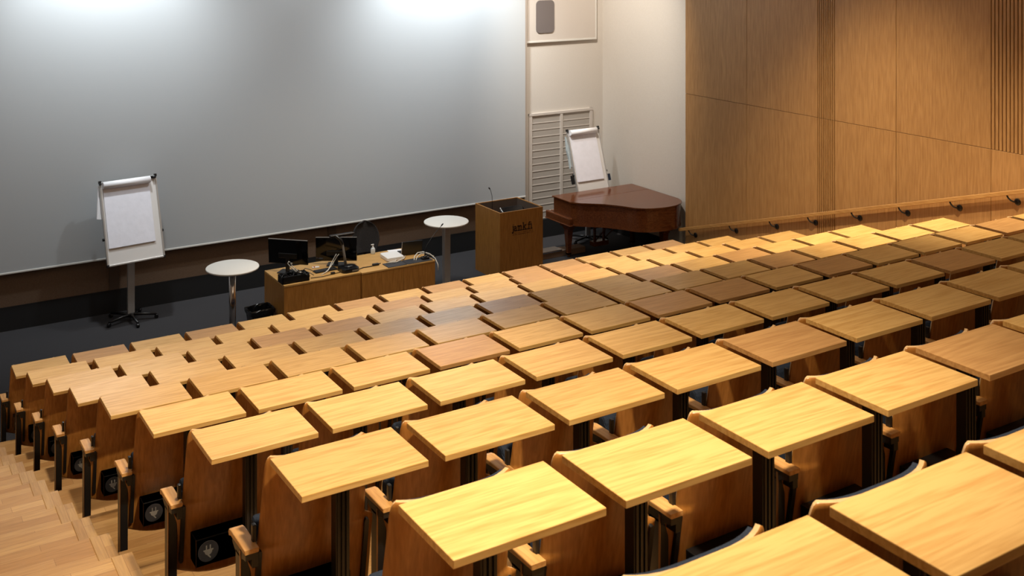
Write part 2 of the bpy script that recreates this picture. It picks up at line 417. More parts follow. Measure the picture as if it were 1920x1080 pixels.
def arm_set(t, dx):
    """armrest with its own post in the gap between two seats"""
    b = MB(); zt = .688
    pr = [(0.055, zt), (0.235, zt), (.262, zt-.006), (.272, zt-.022), (.262, zt-.034), (.250, zt-.03), (.245, zt-.018), (.055, zt-.018)]
    mm = Matrix(((0, 0, 1, 0), (1, 0, 0, 0), (0, 1, 0, 0), (0, 0, 0, 1)))
    b.prism(pr, -.084+dx, -.024+dx, bev=.004, mat=mm)
    b.build('armrest', M['armwood'], t)
    b = MB(); pr = [(0.06, zt-.019), (.235, zt-.019), (.225, zt-.045), (.19, zt-.062), (.12, zt-.062), (.09, zt-.05), (.06, zt-.045)]
    b.prism(pr, -.079+dx, -.030+dx, mat=mm)
    b.box(-.079+dx, -.034+dx, .125, .19, 0, zt-.05, bev=.004)
    b.box(-.036+dx, -.020+dx, .10, .125, .60, .755, bev=.004)
    b.box(-.048+dx, -.02+dx, .07, .14, .60, .66, bev=.004)
    b.box(-.088+dx, -.026+dx, .09, .23, 0, .012, bev=.002)
    b.box(-.0815+dx, -.0785+dx, .119, .128, 0.01, zt-.03, mi=1)
    b.build('armrest_post', [M['black'], M['bronze']], t)
def copy_tree(o, parent=None):
    c = o.copy(); COL.objects.link(c); c.parent = parent
    for ch in list(o.children): copy_tree(ch, c)
    return c
protoA = make_seat(M['desk'])
kids = list(protoA.children)
# plug icon outline, about 1 unit tall
def plug_icon(b, m, z):
    def pr(pts): b.prism([(x*.045, y*.045) for x, y in pts], z, z+.0012, mat=m)
    body = [(-.55, .22), (-.42, .22), (.42, .22), (.55, .22), (.55, .08), (.42, .05)]
    body += [(.42*cos(-pi*i/10), .02+.42*sin(-pi*i/10)) for i in range(1, 10)]+[(-.42, .05), (-.55, .08)]
    pr(body)
    pr([(-.28, .2), (-.14, .2), (-.14, .68), (-.28, .68)]); pr([(.14, .2), (.28, .2), (.28, .68), (.14, .68)])
    pr([(-.10, -.35), (.06, -.38), (.20, -.55), (.30, -.72), (.20, -.78), (.08, -.62), (-.05, -.52)])
def outlet(t, dx=0, w=.32):
    zc = .443; y0 = .0; b = MB()
    b.box(.024+dx, .024+w+dx, y0, .10, zc-.068, zc+.068, bev=.004)
    b.box(.023+dx, .026+dx, y0-.002, y0+.003, zc-.07, zc+.07, mi=1)
    bx = b.build('outlet_box', [M['blackpl'], M['bronze']], t)
    m = Matrix.Translation((.085+dx, y0-.0005, zc)) @ Matrix.Rotation(pi/2, 4, 'X')
    b = MB(); b.lathe([(.051, -.0005), (.051, .0012)], 32, mat=m, smooth=False); d = b.build('plug_disc', M['disc'], bx)
    b = MB(); plug_icon(b, m, .0013); ic = b.build('plug_symbol', M['icon'], bx)
ORD = ['first', 'second', 'third', 'fourth', 'fifth', 'sixth', 'seventh', 'eighth', 'ninth', 'tenth', 'eleventh', 'twelfth', 'thirteenth', 'fourteenth', 'fifteenth']
BROWN = {(6, 12), (6, 11), (6, 13), (7, 10), (5, 14)}
first = True; desk_objs = []
for r in range(1, 11):
    x0, y0, z0 = ROWS[r-1]
    row = 'front row' if r == 1 else ('nearest row' if r == 10 else ORD[r-1]+' row from the stage')
    for s in range(15):
        X = x0+P*s; zz = z0+CZ
        if not any(visible(X+a, y0+b, zz+c, 8) for a in (0, .26, .526) for b in (-.346, 0) for c in (0, -.4, -.75)): continue
        t = protoA if first else copy_tree(protoA)
        first = False
        t.location = (X, y0, zz-TOP)
        if s == 0: outlet(t)
        if s == 14: arm_set(t, P)
        if s == 0: lb = 'aisle-end oak lecture seat with plug socket box, '+row
        elif s == 14: lb = 'last oak lecture seat towards the timber wall, '+row
        else: lb = 'oak lecture seat and desk, '+ORD[s]+' from left aisle, '+row
        tag(t, lb, 'lecture seat', 'lecture seats with fixed writing desks')
        # a few replaced, browner tops
        h = random.random()
        if h < .16:
            for ch in t.children:
                if ch.name.startswith('desk_top'):
                    if 'brownmesh' not in globals():
                        brownmesh = ch.data.copy(); brownmesh.materials[0] = M['desk2']
                    ch.data = brownmesh

# ------------------------------------------------------------------ stage furniture
def bistro(x, y, lab, post):
    t = empty('bistro_table', (x, y, 0), label=lab, cat='table', group='round white standing tables')
    b = MB(); b.lathe([(0, 1.072), (.335, 1.072), (.347, 1.078), (.35, 1.09), (.347, 1.098), (.342, 1.1), (0, 1.1)], 64)
    b.build('table_top', M['whitelam'], t)
    b = MB(); b.lathe([(.12, 1.062), (.12, 1.071)], 24); b.box(-.05, .05, -.05, .05, .02, 1.065, bev=.01) if post == 'sq' else b.lathe([(.045, .02), (.045, 1.065)], 24)
    b.build('column', M['alu'] if post == 'sq' else M['chrome'], t)
    b = MB(); b.lathe([(0, 0), (.27, 0), (.27, .008), (.05, .022), (0, .022)], 40); b.build('foot_plate', M['alu'], t)
bistro(4.473, 14.30, 'round white standing table left of the control desk, beside the bin', 'round')
bistro(8.03, 14.86, 'round white standing table between the control desk and the lectern', 'sq')

def flipchart(x, y, rz, w, lab, board_top, board_bot, bagged=False):
    """board leans back; pad with a rolled-over sheet; grey column on a five-spoke castor base"""
    t = empty('flipchart_easel', (x, y, 0), rz, label=lab, cat='flipchart', group='flipchart easels')
    L = 1.17; a = radians(17.5)
    m = Matrix.Translation((0, board_top[0], board_top[1])) @ Matrix.Rotation(-a, 4, 'X')   # local: -z down the board, -y out of it
    b = MB(); b.box(-w/2, w/2, -.012, .012, -L, 0, bev=.004, mat=m); bd = b.build('board', M['whiteboard'], t)
    b = MB()
    for sx in (-1, 1): b.box(sx*(w/2)-.012, sx*(w/2)+.012, -.022, .016, -L, .01, bev=.004, mat=m)
    b.box(-w/2, w/2, -.03, .014, -L-.012, -L+.012, bev=.004, mat=m)
    b.build('edge_frame', M['alu'], bd)
    for sx in (-1, 1):
        for zz in (.0, -L): MB().box(sx*w/2-.017, sx*w/2+.017, -.03, .02, zz-.02, zz+.02, bev=.005, mat=m).build('corner_cap', M['blackpl'], bd)
    pw = w*.83; px = -w/2+.03+pw/2
    # curved top fold of the pad: prism in yz extruded along x
    mm = m @ Matrix(((0, 0, 1, 0), (1, 0, 0, 0), (0, 1, 0, 0), (0, 0, 0, 1)))
    pr = [(-.016, -.93), (-.034, -.935), (-.030, -.5), (-.026, -.16), (-.026, -.10), (-.016, -.08)]
    b = MB(); b.prism(pr, px-pw/2, px+pw/2, mat=mm); b.build('paper_pad', M['paper'], t)
    b = MB(); c = (-.055, -.055); pts = [(c[0]+.05*cos(q), c[1]+.05*sin(q)) for q in [2*pi*i/20 for i in range(20)]]
    b.prism(pts, px-pw/2-.01, px+pw/2+.005, mat=mm, smooth=True)
    b.build('rolled_sheet', M['papere'], t)
    b = MB(); b.box(px-pw/2-.005, w/2-.01, -.03, -.012, -.045, -.005, bev=.004, mat=m)
    b.lathe([(.018, 0), (.018, .05)], 12, mat=m @ Matrix.Translation((w/2-.06, -.05, -.03)) @ Matrix.Rotation(pi/2, 4, 'Y'))
    b.lathe([(.012, 0), (.012, .03)], 12, mat=m @ Matrix.Translation((-w/2-.02, -.03, -.03)) @ Matrix.Rotation(pi/2, 4, 'Y'))
    b.build('clamp_bar', M['blackpl'], t)
    b = MB()
    for sx in (-1, 1): b.lathe([(.02, 0), (.02, .03)], 12, mat=m @ Matrix.Translation((sx*(w/2+.02)-.015, .01, -.80)) @ Matrix.Rotation(pi/2, 4, 'Y'))
    b.build('knob', M['blackpl'], t)
    if bagged:
        MB().box(w/2+.02, w/2+.09, .0, .03, -.98, -.86, bev=.004, mat=m).build('side_tray', M['fabric'], t)
        MB().box(-w/2-.07, -w/2-.015, .0, .05, -.96, -.80, bev=.012, mat=m).build('tilt_lever', M['blackpl'], t)
        b = MB(); b.prism([(-w/2-.045, -.68), (-w/2-.015, -.64), (-w/2-.0, -.3), (-w/2-.02, -.1), (-w/2-.05, -.35), (-w/2-.035, -.5)], .03, .07, mat=m @ gm)
        b.build('hanging_bag', M['bluish'], t)
    else:
        b = MB(); b.prism([(-w/2-.07, -.50), (-w/2+.02, -.52), (-w/2+.02, -.04), (-w/2-.01, -.04)], .05, .08, mat=m @ gm); b.build('folded_back_sheets', M['papere'], t)
    b = MB(); b.box(-.05, .05, -.02, .02, .09, 1.5, bev=.006); b.build('column', M['alu'], t)
    b = MB(); b.box(-.03, .03, .0, .10, 1.25, 1.33, bev=.004); b.box(-.2, .2, .02, .05, 1.27, 1.31); b.build('tilt_bracket', M['blackpl'], t)
    b = MB(); b.lathe([(.05, .06), (.05, .10), (.03, .115)], 20)
    for k in range(5):
        q = 2*pi*k/5+.87; e = Vector((cos(q), sin(q), 0))
        b.tube([(0, 0, .09), e*.15+Vector((0, 0, .085)), e*.35+Vector((0, 0, .065))], [.026, .022, .016], 8)
    b.build('star_base', M['blackpl'], t)
    for k in range(5):
        q = 2*pi*k/5+.87; e = Vector((cos(q), sin(q), 0))*.35; b = MB()
        b.lathe([(.026, -.02), (.03, -.012), (.03, .012), (.026, .02)], 16, mat=Matrix.Translation((e.x, e.y, .03)) @ Matrix.Rotation(q, 4, 'Z') @ Matrix.Rotation(pi/2, 4, 'X'))
        b.build('castor', M['blackpl'], t)
    return t
flipchart(3.56, 16.13, radians(7), .80, 'wheeled flipchart easel at far left, in front of the big screen', (.13, 2.02), None)
flipchart(11.56, 15.98, radians(1), .70, 'wheeled flipchart easel in the white corner behind the grand piano', (.17, 2.02), None, True)

# control desk: two cabinets side by side
def control_desk(x0, x1, y0, y1, h, lab, joint=None):
    t = empty('control_desk', (x0, y0, 0), label=lab, cat='desk', group='control desk units')
    W = x1-x0; D = y1-y0
    b = MB(); b.box(0, W, 0, .02, 0, h-.002, bev=.0015)
    fpan = b.build('front_panel', M['furn'], t)
    if joint: MB().box(joint-.0015, joint+.0015, -.001, .002, 0, h-.03).build('panel_joint', M['slat_dark'], t)
    b = MB(); b.box(0, .022, .02, D, 0, h-.002, bev=.001); b.build('side_panel', M['furn'], t)
    b = MB(); b.box(W-.022, W, .02, D, 0, h-.002, bev=.001); b.build('side_panel', M['furn'], t)
    b = MB(); b.box(0, W, -.004, D, h-.001, h+.022, bev=.0015); b.build('desk_top', M['furn_top'], t)
    b = MB(); b.box(.022, W-.022, D*.55, D*.57, .1, h-.01); b.build('back_panel', M['furn'], t)
    return t
control_desk(5.19, 6.332, 14.29, 15.10, .702, 'oak control desk unit at the left, under both monitors')
control_desk(6.3345, 7.515, 14.255, 15.08, .702, 'oak control desk unit at the right, under the white box and laptop', .665)
HD = .7245; HR = .7245

def monitor(x, y, rz, w, h, z0, lab, logo=True):
    t = empty('monitor', (x, y, HD), rz, label=lab, cat='monitor', group='computer monitors')
    zc = z0-HD
    m = Matrix.Translation((0, 0, 0)) @ Matrix.Rotation(radians(4), 4, 'X')
    b = MB(); b.box(-w/2, w/2, -.012, .012, zc, zc+h, bev=.005, mat=m); b.build('casing', M['gloss'], t)
    b = MB(); b.box(-w/2+.01, w/2-.01, .0125, .014, zc+.01, zc+h-.01, mat=m); b.build('screen_glass', M['gloss'], t)
    b = MB(); b.box(-w/2, w/2, -.011, .011, zc+h, zc+h+.004, mat=m); b.build('top_edge', M['grey'], t)
    b = MB(); b.box(-.14, .14, -.03, -.012, zc+h*.25, zc+h*.45, bev=.006, mat=m); b.build('rear_cover', M['blackpl'], t)
    b = MB(); b.box(-.03, .03, -.045, -.028, .01, zc+h*.4, bev=.004); b.box(-.13, .13, -.12, .08, 0, .012, bev=.004); b.build('stand', M['blackpl'], t)
    return t
monitor(5.47, 14.87, radians(-44), .60, .35, .84, 'black monitor at left end of the control desk, angled to the right')
monitor(6.19, 14.84, radians(-31), .60, .35, .775, 'black monitor behind the document camera on the control desk')

# document camera
t = empty('document_camera', (6.215, 14.46, HD), label='black document camera with tall grey arm in front of the second monitor', cat='document camera')
b = MB(); b.prism(rrect(-.13, .13, -.12, .12, .05), 0, .055, bev=.01); b.lathe([(.07, .05), (.06, .075), (0, .078)], 24); b.build('base', M['blackpl'], t)
MB().box(.01, .10, -.122, -.119, .018, .036).build('front_label', M['grey'], t)
b = MB(); b.tube([(-.03, .02, .07), (-.05, .03, .22), (-.07, .05, .38), (-.085, .07, .43)], [.02, .018, .016, .014], 10); b.build('arm', M['grey'], t)
b = MB(); b.tube([(-.07, .05, .37), (-.09, .07, .44), (-.14, .12, .485), (-.20, .15, .49)], [.022, .024, .022, .014], 10); b.build('joint', M['blackpl'], t)
b = MB(); b.box(-.22, .14, .11, .19, .465, .50, bev=.008); b.build('head', M['blackpl'], t)
b = MB(); b.box(-.22, .14, .108, .112, .497, .505); b.build('head_trim', M['alu'], t)

# open cable box with bundled adapters
t = empty('cable_box', (5.385, 14.43, HD), label='open black box overflowing with adapters and cables, front left of control desk', cat='cable box')
b = MB()
b.box(-.20, .19, -.10, .10, 0, .012); b.box(-.20, .19, -.10, -.088, 0, .10, bev=.003); b.box(-.20, .19, .088, .10, 0, .10, bev=.003)
b.box(-.20, -.188, -.10, .10, 0, .10, bev=.003); b.box(.178, .19, -.10, .10, 0, .10, bev=.003); b.box(-.01, 0, -.09, .09, 0, .09)
b.build('tray', M['blackpl'], t)
b = MB(); rr = random.Random(3)
for i in range(12):
    p = Vector((rr.uniform(-.17, .15), rr.uniform(-.07, .07), rr.uniform(.05, .09))); m = Matrix.Translation(p) @ Matrix.Rotation(rr.uniform(0, 3), 4, 'Z') @ Matrix.Rotation(rr.uniform(-.5, .5), 4, 'X')
    b.box(-.03, .03, -.018, .018, -.014, .02, bev=.004, mat=m)
for i in range(9):
    p = [Vector((rr.uniform(-.18, .16), rr.uniform(-.08, .08), rr.uniform(.06, .10)))]
    d = Vector((rr.uniform(-1, 1), rr.uniform(-1, 1), 0)).normalized()
    for k in range(1, 6): p.append(p[0]+d*.035*k+Vector((0, 0, .05*sin(k*.6)+rr.uniform(-.01, .01))))
    b.tube(p, .005, 6)
o = b.build('adapters', M['blackpl'], t)
b = MB()
for q in (0, .03): b.tube([(.10+q*.5, -.02, .10), (.02+q, .0, .13), (-.05+q, .01, .20), (-.085+q*1.5, .02, .25), (-.07+q*1.5, .02, .275-q), (-.05+q, .02, .26-q)], .006, 8)
b.build('white_cables', M['cablew'], t)

# loose cables and bits on the desk
b = MB()
b.tube([(5.86, 14.50, HD+.006), (5.95, 14.56, HD+.03), (6.02, 14.62, HD+.10), (6.10, 14.68, HD+.17), (6.13, 14.70, HD+.19)], .006, 8)
b.tube([(5.80, 14.46, HD+.006), (5.93, 14.54, HD+.02), (6.05, 14.62, HD+.10), (6.13, 14.68, HD+.16), (6.17, 14.70, HD+.185)], .005, 8)
tag(b.build('white_cable', M['cablew']), 'pair of stiff white cables rising in front of the second monitor', 'cable')
b = MB(); b.tube([(5.62, 14.40, HD+.005), (5.8, 14.38, HD+.005), (5.98, 14.42, HD+.006), (6.075, 14.43, HD+.006)], .005, 6)
b.box(5.93, 5.99, 14.40, 14.44, HD, HD+.03, bev=.006)
tag(b.build('black_cable', M['blackpl']), 'thin black cable with a plug lying left of the document camera', 'cable')
b = MB(); b.tube([(6.36, 14.42, HR+.007), (6.45, 14.46, HR+.007), (6.55, 14.45, HR+.007), (6.63, 14.47, HR+.007), (6.75, 14.52, HR+.007)], .006, 6)
b.box(6.60, 6.70, 14.45, 14.50, HR, HR+.03, bev=.008)
tag(b.build('power_lead', M['blackpl']), 'black power lead running from document camera to the dark cable flap', 'cable')
kt = empty('keyboard', (5.90, 14.63, HD), radians(2), label='low grey keyboard lying beneath the second monitor', cat='keyboard')
MB().box(-.14, .20, -.06, .06, 0, .016, bev=.005).build('body', M['blackpl'], kt)
b = MB()
for i in range(12):
    for j in range(4): b.box(-.125+i*.026, -.104+i*.026, -.05+j*.026, -.03+j*.026, .016, .021)
b.build('key_block', M['keys'], kt)
rc = empty('remote_control', (5.86, 14.82, HD), radians(-12), label='small white and red remote control between the monitors', cat='remote control')
MB().box(-.05, .05, -.02, .02, 0, .02, bev=.005).build('body', M['router'], rc)
MB().box(-.03, -.012, -.021, .021, .018, .022, bev=.001).build('red_button', M['red'], rc)

# dark cable flaps let into the right desk
b = MB(); b.box(6.755, 7.06, 14.262, 14.47, HR, HR+.010, bev=.002)
tag(b.build('cable_flap', M['mat']), 'dark grey flap let into the control desk, nearer the white box', 'cable flap', 'desk flaps')
b = MB(); b.box(7.07, 7.485, 14.262, 14.47, HR, HR+.010, bev=.002)
tag(b.build('cable_flap', M['mat']), 'dark grey flap let into the control desk under the microphone', 'cable flap', 'desk flaps')
rt = empty('media_box', (7.01, 14.68, HR), radians(-3), label='flat white square media box on the control desk', cat='media box')
MB().prism(rrect(-.135, .135, -.16, .16, .03), .006, .052, bev=.008).build('housing', M['router'], rt)
MB().prism(rrect(-.12, .12, -.14, .14, .02), 0, .007).build('rubber_foot', M['blackpl'], rt)
b = MB(); b.tube([(7.06, 14.60, HR+.02), (6.98, 14.49, HR+.012), (6.86, 14.47, HR+.012), (6.80, 14.43, HR+.022), (6.95, 14.40, HR+.024), (7.12, 14.50, HR+.024), (7.2, 14.62, HR+.02)], .007, 8)
tag(b.build('white_cable', M['cablew']), 'white cable looping in front of the flat white media box', 'cable')
b = MB()
b.tube([(7.22, 14.36, HR+.016), (7.26, 14.43, HR+.05), (7.34, 14.48, HR+.08), (7.42, 14.46, HR+.085), (7.50, 14.40, HR+.06), (7.555, 14.33, HR-.0), (7.575, 14.28, HR-.08), (7.57, 14.26, HR-.16)], .007, 8)
b.tube([(7.24, 14.34, HR+.016), (7.30, 14.42, HR+.04), (7.38, 14.46, HR+.065), (7.46, 14.44, HR+.06), (7.56, 14.38, HR+.02)], .006, 8)
tag(b.build('white_cable', M['cablew']), 'white cables curling over the right end of the control desk', 'cable')
# laptop, lid towards the hall
lp = empty('laptop', (7.34, 14.70, HR), radians(-10), label='open black laptop seen from behind at the right end of the control desk', cat='laptop')
MB().box(-.16, .16, -.02, .21, 0, .016, bev=.003).build('keyboard_base', M['blackpl'], lp)
MB().box(-.16, .16, -.006, .003, 0, .215, bev=.002, mat=Matrix.Translation((0, -.02, .012)) @ Matrix.Rotation(radians(14), 4, 'X')).build('lid', M['blackpl'], lp)
MB().box(-.163, -.158, -.007, .004, 0, .215, mat=Matrix.Translation((0, -.02, .012)) @ Matrix.Rotation(radians(14), 4, 'X')).build('lid_edge', M['alu'], lp)
b = MB(); b.box(-.105, .105, -.148, .148, 0, .002)
o = b.build('paper_sheet', M['papere']); o.location = (7.20, 14.92, HR); o.rotation_euler = (0, 0, radians(-10))
tag(o, 'white sheet of paper lying left of the laptop on the control desk', 'paper')
# sanitizer bottle
sb = empty('pump_bottle', (6.86, 15.03, HR), label='small clear pump bottle at the far edge of the control desk', cat='bottle')
b = MB(); b.lathe([(0, 0), (.032, 0), (.034, .01), (.034, .07), (.026, .09), (.013, .10), (0, .10)], 20); b.build('bottle_body', M['glassy'], sb)
b = MB(); b.lathe([(.014, .10), (.014, .115), (.005, .118), (.005, .135)], 14); b.box(-.03, .015, -.009, .009, .134, .148, bev=.003); b.build('pump_head', M['router'], sb)
# gooseneck microphone
gn = empty('gooseneck_microphone', (7.40, 14.36, HR+.010), label='slim black gooseneck microphone on the control desk', cat='microphone')
b = MB(); b.prism(rrect(-.06, .06, -.05, .05, .025), 0, .03, bev=.006); b.lathe([(.03, .03), (.02, .045), (0, .05)], 16); b.build('base', M['blackpl'], gn)
b = MB(); b.tube([(0, 0, .03), (.0, 0, .12), (.04, .01, .20), (.18, .05, .33), (.33, .09, .43)], [.009, .008, .005, .004, .004], 8); b.build('stem', M['blackpl'], gn)
b = MB(); b.tube([(.32, .088, .425), (.345, .095, .442), (.36, .10, .452)], [.008, .012, .008], 10); b.build('capsule', M['blackpl'], gn)

# waste bin
wb = empty('waste_bin', (4.985, 14.70, 0), radians(2), label='black plastic waste bin with bag, beside the control desk', cat='waste bin')
def tap(b, w0, d0, w1, d1, z0, z1, mi=0, close=True):
    vs = [(-w0, -d0, z0), (w0, -d0, z0), (w0, d0, z0), (-w0, d0, z0), (-w1, -d1, z1), (w1, -d1, z1), (w1, d1, z1), (-w1, d1, z1)]
    fs = [(0, 1, 5, 4), (1, 2, 6, 5), (2, 3, 7, 6), (3, 0, 4, 7)]+([(3, 2, 1, 0)] if close else [])
    b._add([Vector(v) for v in vs], fs, mi)
b = MB(); tap(b, .12, .095, .165, .13, 0, .34); tap(b, .115, .09, .16, .125, .01, .34); b.build('bucket', M['blackpl'], wb)
b = MB(); rr = random.Random(5); n = 28; rings = []
for k, (g, z, j) in enumerate(((1.06, .28, .012), (1.09, .335, .006), (1.02, .352, .006), (.93, .33, .02), (.8, .22, .03))):
    ring = []
    for i in range(n):
        a = 2*pi*i/n; c, s_ = cos(a), sin(a); q = 1/max(abs(c)/.165, abs(s_)/.13)
        ring.append(b.bm.verts.new((c*q*g+rr.uniform(-j, j)*.3, s_*q*g+rr.uniform(-j, j)*.3, z+rr.uniform(-j, j))))
    rings.append(ring)
for k in range(len(rings)-1):
    for i in range(n): b.bm.faces.new((rings[k][i], rings[k][(i+1) % n], rings[k+1][(i+1) % n], rings[k+1][i]))
b.build('bin_bag', M['grate'], wb)

# office chair behind the desk
oc = empty('office_chair', (6.97, 15.55, 0), radians(-12), label='charcoal office chair with rounded back behind the control desk', cat='office chair')
def ocb(u, v):
    z = .60+.49*v; k = max(0, (v-.4)/.6); hw = .212*(max(.03, 1-k**2.4)**.5)*(1 if v > .4 else 1-.3*(.4-v)/.4)
    return (hw*u, -.02-.05*abs(u)**2+.07*(v-.5)+.02, z), (0, 1, -.1)
MB().shell(ocb, [-1, -.9, -.7, -.4, 0, .4, .7, .9, 1], [0, .05, .12, .25, .4, .5, .6, .7, .78, .85, .91, .95, .975, .99, 1], .06).build('backrest', M['chairfab'], oc)
b = MB(); b.prism(rrect(-.24, .24, -.46, .02, .09), .44, .52, bev=.02, mat=Matrix.Translation((0, .0, 0))); b.build('seat', M['chairfab'], oc)
b = MB(); b.box(-.03, .03, .05, .08, .40, .80, bev=.006); b.box(-.03, .03, -.2, .08, .40, .43, bev=.006); b.build('back_stem', M['blackpl'], oc)
b = MB(); b.lathe([(.03, .09), (.03, .43)], 16, c=(0, -.2, 0))
for k in range(5):
    q = 2*pi*k/5; b.tube([(0, -.2, .10), (.3*cos(q), -.2+.3*sin(q), .07)], [.028, .016], 8)
b.build('star_base', M['blackpl'], oc)
for k in range(5):
    q = 2*pi*k/5; MB().lathe([(.026, -.02), (.03, 0), (.026, .02)], 14, mat=Matrix.Translation((.3*cos(q), -.2+.3*sin(q), .03)) @ Matrix.Rotation(q, 4, 'Z') @ Matrix.Rotation(pi/2, 4, 'X')).build('castor', M['blackpl'], oc)

# lectern
lc = empty('lectern', (8.985, 14.82, 0), label='tall square oak lectern with black lettering', cat='lectern')
W = .825; D = .79; H = 1.1
b = MB(); b.box(0, W, 0, .022, 0, H, bev=.0015); b.build('front_panel', M['furn'], lc)
b = MB(); b.box(0, .022, .022, D, 0, H, bev=.0015); b.build('side_panel', M['furn'], lc)
b = MB(); b.box(W-.022, W, .022, D, 0, H, bev=.0015); b.build('side_panel', M['furn'], lc)
b = MB(); b.box(.022, W-.022, D-.02, D, .7, H, bev=.0015); b.build('back_rim', M['furn'], lc)
b = MB(); b.box(.022, W-.022, .022, D-.02, .86, .88); b.build('inner_shelf', M['blackpl'], lc)
b = MB(); b.box(.0225, .024, .022, D-.02, .88, H-.012); b.box(.022, W-.022, D-.0215, D-.0201, .88, H-.012); b.box(W-.0235, W-.0222, .022, D-.02, .88, H-.012); b.box(.022, W-.022, .0222, .0235, .88, H-.012)
b.build('dark_lining', M['brown2'], lc)
# letters: slab-serif strokes laid on the front panel
def strokes(b, segs, x, z, s, th, m=None):
    for seg in segs:
        for (ax, az), (bx, bz) in zip(seg[:-1], seg[1:]):
            d = Vector((bx-ax, bz-az)); L = d.length
            if L < 1e-6: continue
            a = math.atan2(d.y, d.x)
            mm = Matrix.Translation((x+ax*s, 0, z+az*s)) @ Matrix.Rotation(-a, 4, 'Y')
            b.box(-th/2*.8, L*s+th/2*.8, -.0022, -.0002, -th/2, th/2, mat=mm)
def arc(cx, cz, rx, rz, a0, a1, n=7): return [(cx+rx*cos(radians(a0+(a1-a0)*i/n)), cz+rz*sin(radians(a0+(a1-a0)*i/n))) for i in range(n+1)]
G_ = {
 'j': (.36, [[(.08, 1), (.26, 1)], [(.22, 1), (.22, -.12)]+arc(.02, -.12, .20, .22, 0, -90, 5)+[(-.06, -.30)], [(.20, 1.36), (.22, 1.36)]]),
 'a': (.90, [[(.12, .88)]+arc(.34, .68, .24, .30, 120, 0, 6)+[(.58, .05)], [(.5, 0), (.76, 0)], arc(.33, .30, .25, .28, 50, 330, 10), [(.38, .56), (.58, .56)]]),
 'm': (1.30, [[(.0, 1), (.2, 1)], [(.16, 1), (.16, 0)], [(.02, 0), (.34, 0)], arc(.37, .72, .21, .26, 170, 0, 6)+[(.58, 0)], [(.46, 0), (.74, 0)], arc(.80, .72, .21, .26, 170, 0, 6)+[(1.01, 0)], [(.9, 0), (1.2, 0)]]),
 'k': (.95, [[(.0, 1.5), (.2, 1.5)], [(.16, 1.5), (.16, 0)], [(.02, 0), (.34, 0)], [(.18, .42), (.66, .95)], [(.5, .98), (.84, .98)], [(.36, .58), (.74, .03)], [(.58, 0), (.92, 0)]]),
 '.': (.34, [[(.12, .05), (.15, .05)]]),
 'f': (.62, [[(.22, 0), (.22, 1.15)]+arc(.44, 1.2, .22, .28, 180, 70, 5)+[(.62, 1.44)], [(.04, 0), (.44, 0)], [(.02, .96), (.55, .96)]]),
 'i': (.42, [[(.06, .96), (.26, .96)], [(.22, .96), (.22, 0)], [(.06, 0), (.42, 0)], [(.20, 1.36), (.23, 1.36)]]),
}
b = MB(); x = .235; s_ = .074
for ch in 'jamk.fi':
    adv, segs = G_[ch]; strokes(b, segs, x, .778, s_, 0.0135 if ch != '.' else .016); x += adv*s_*1.05
b.build('lettering', M['ink'], lc)
b = MB(); rr = random.Random(9)
for z, x1 in ((.742, .64), (.716, .64)):
    x = .235
    while x < x1:
        w = rr.choice((.006, .010, .014)); b.box(x, min(x+w, x1), -.0012, -.0002, z-.004, z+.004+rr.choice((0, .003))); x += w+rr.choice((.003, .003, .012))
b.build('small_print', M['ink2'], lc)
# things in the lectern
mn = empty('touch_screen', (9.52, 15.15, .882), radians(0), label='dark touch screen sunk inside the lectern top', cat='screen')
MB().box(-.20, .22, -.012, .012, .01, .26, bev=.004, mat=Matrix.Rotation(radians(-58), 4, 'X')).build('display', M['gloss'], mn)
MB().box(-.205, -.195, -.014, .014, .01, .262, bev=.002, mat=Matrix.Rotation(radians(-58), 4, 'X')).build('silver_edge', M['alu'], mn)
MB().box(-.1, .1, 0, .1, 0, .05, bev=.004).build('stand', M['blackpl'], mn)
gn = empty('gooseneck_microphone', (9.20, 15.42, .88), label='thin black gooseneck microphone rising from the lectern', cat='microphone')
b = MB(); b.lathe([(.03, 0), (.03, .02), (.012, .03)], 16); b.build('base', M['blackpl'], gn)
b = MB(); b.tube([(0, 0, .02), (0, 0, .25), (-.006, 0, .35), (-.03, .0, .44), (-.05, .0, .475)], .0045, 8); b.build('stem', M['blackpl'], gn)
b = MB(); b.tube([(-.045, 0, .468), (-.058, 0, .487), (-.07, 0, .497)], [.008, .013, .009], 10); b.build('capsule', M['blackpl'], gn)

# ------------------------------------------------------------------ grand piano (keyboard towards the front wall)
px, py = 10.605, 15.73
pn = empty('grand_piano', (px, py, 0), label='polished mahogany baby grand piano, lid closed, beside the timber wall', cat='piano')
def spline(pts, n=8):
    out = []
    for i in range(len(pts)-1):
        p0 = Vector(pts[max(0, i-1)]); p1 = Vector(pts[i]); p2 = Vector(pts[i+1]); p3 = Vector(pts[min(len(pts)-1, i+2)])
        for k in range(n):
            t = k/n; out.append(tuple(.5*((2*p1)+(-p0+p2)*t+(2*p0-5*p1+4*p2-p3)*t*t+(-p0+3*p1-3*p2+p3)*t**3)))
    out.append(tuple(pts[-1])); return out
curve = [(.02, -.586), (.11, -.71), (.28, -.86), (.44, -1.02), (.60, -1.27), (.70, -1.47), (.89, -1.62), (1.17, -1.69), (1.45, -1.66), (1.66, -1.52), (1.755, -1.30)]
cv = spline(curve, 5)
outline = [(0, 0), (0, -.555)]+cv+[(1.765, 0)]
outline = outline[::-1]
def inset(pts, d):
    n = len(pts); o = []
    for i in range(n):
        a = Vector(pts[i-1]); b_ = Vector(pts[i]); c = Vector(pts[(i+1) % n])
        n1 = Vector((-(b_-a).y, (b_-a).x)).normalized(); n2 = Vector((-(c-b_).y, (c-b_).x)).normalized()
        nn = (n1+n2); nn = nn/max(.5, nn.length_squared/2) if nn.length > 1e-6 else n1
        o.append(tuple(b_+nn*d))
    return o
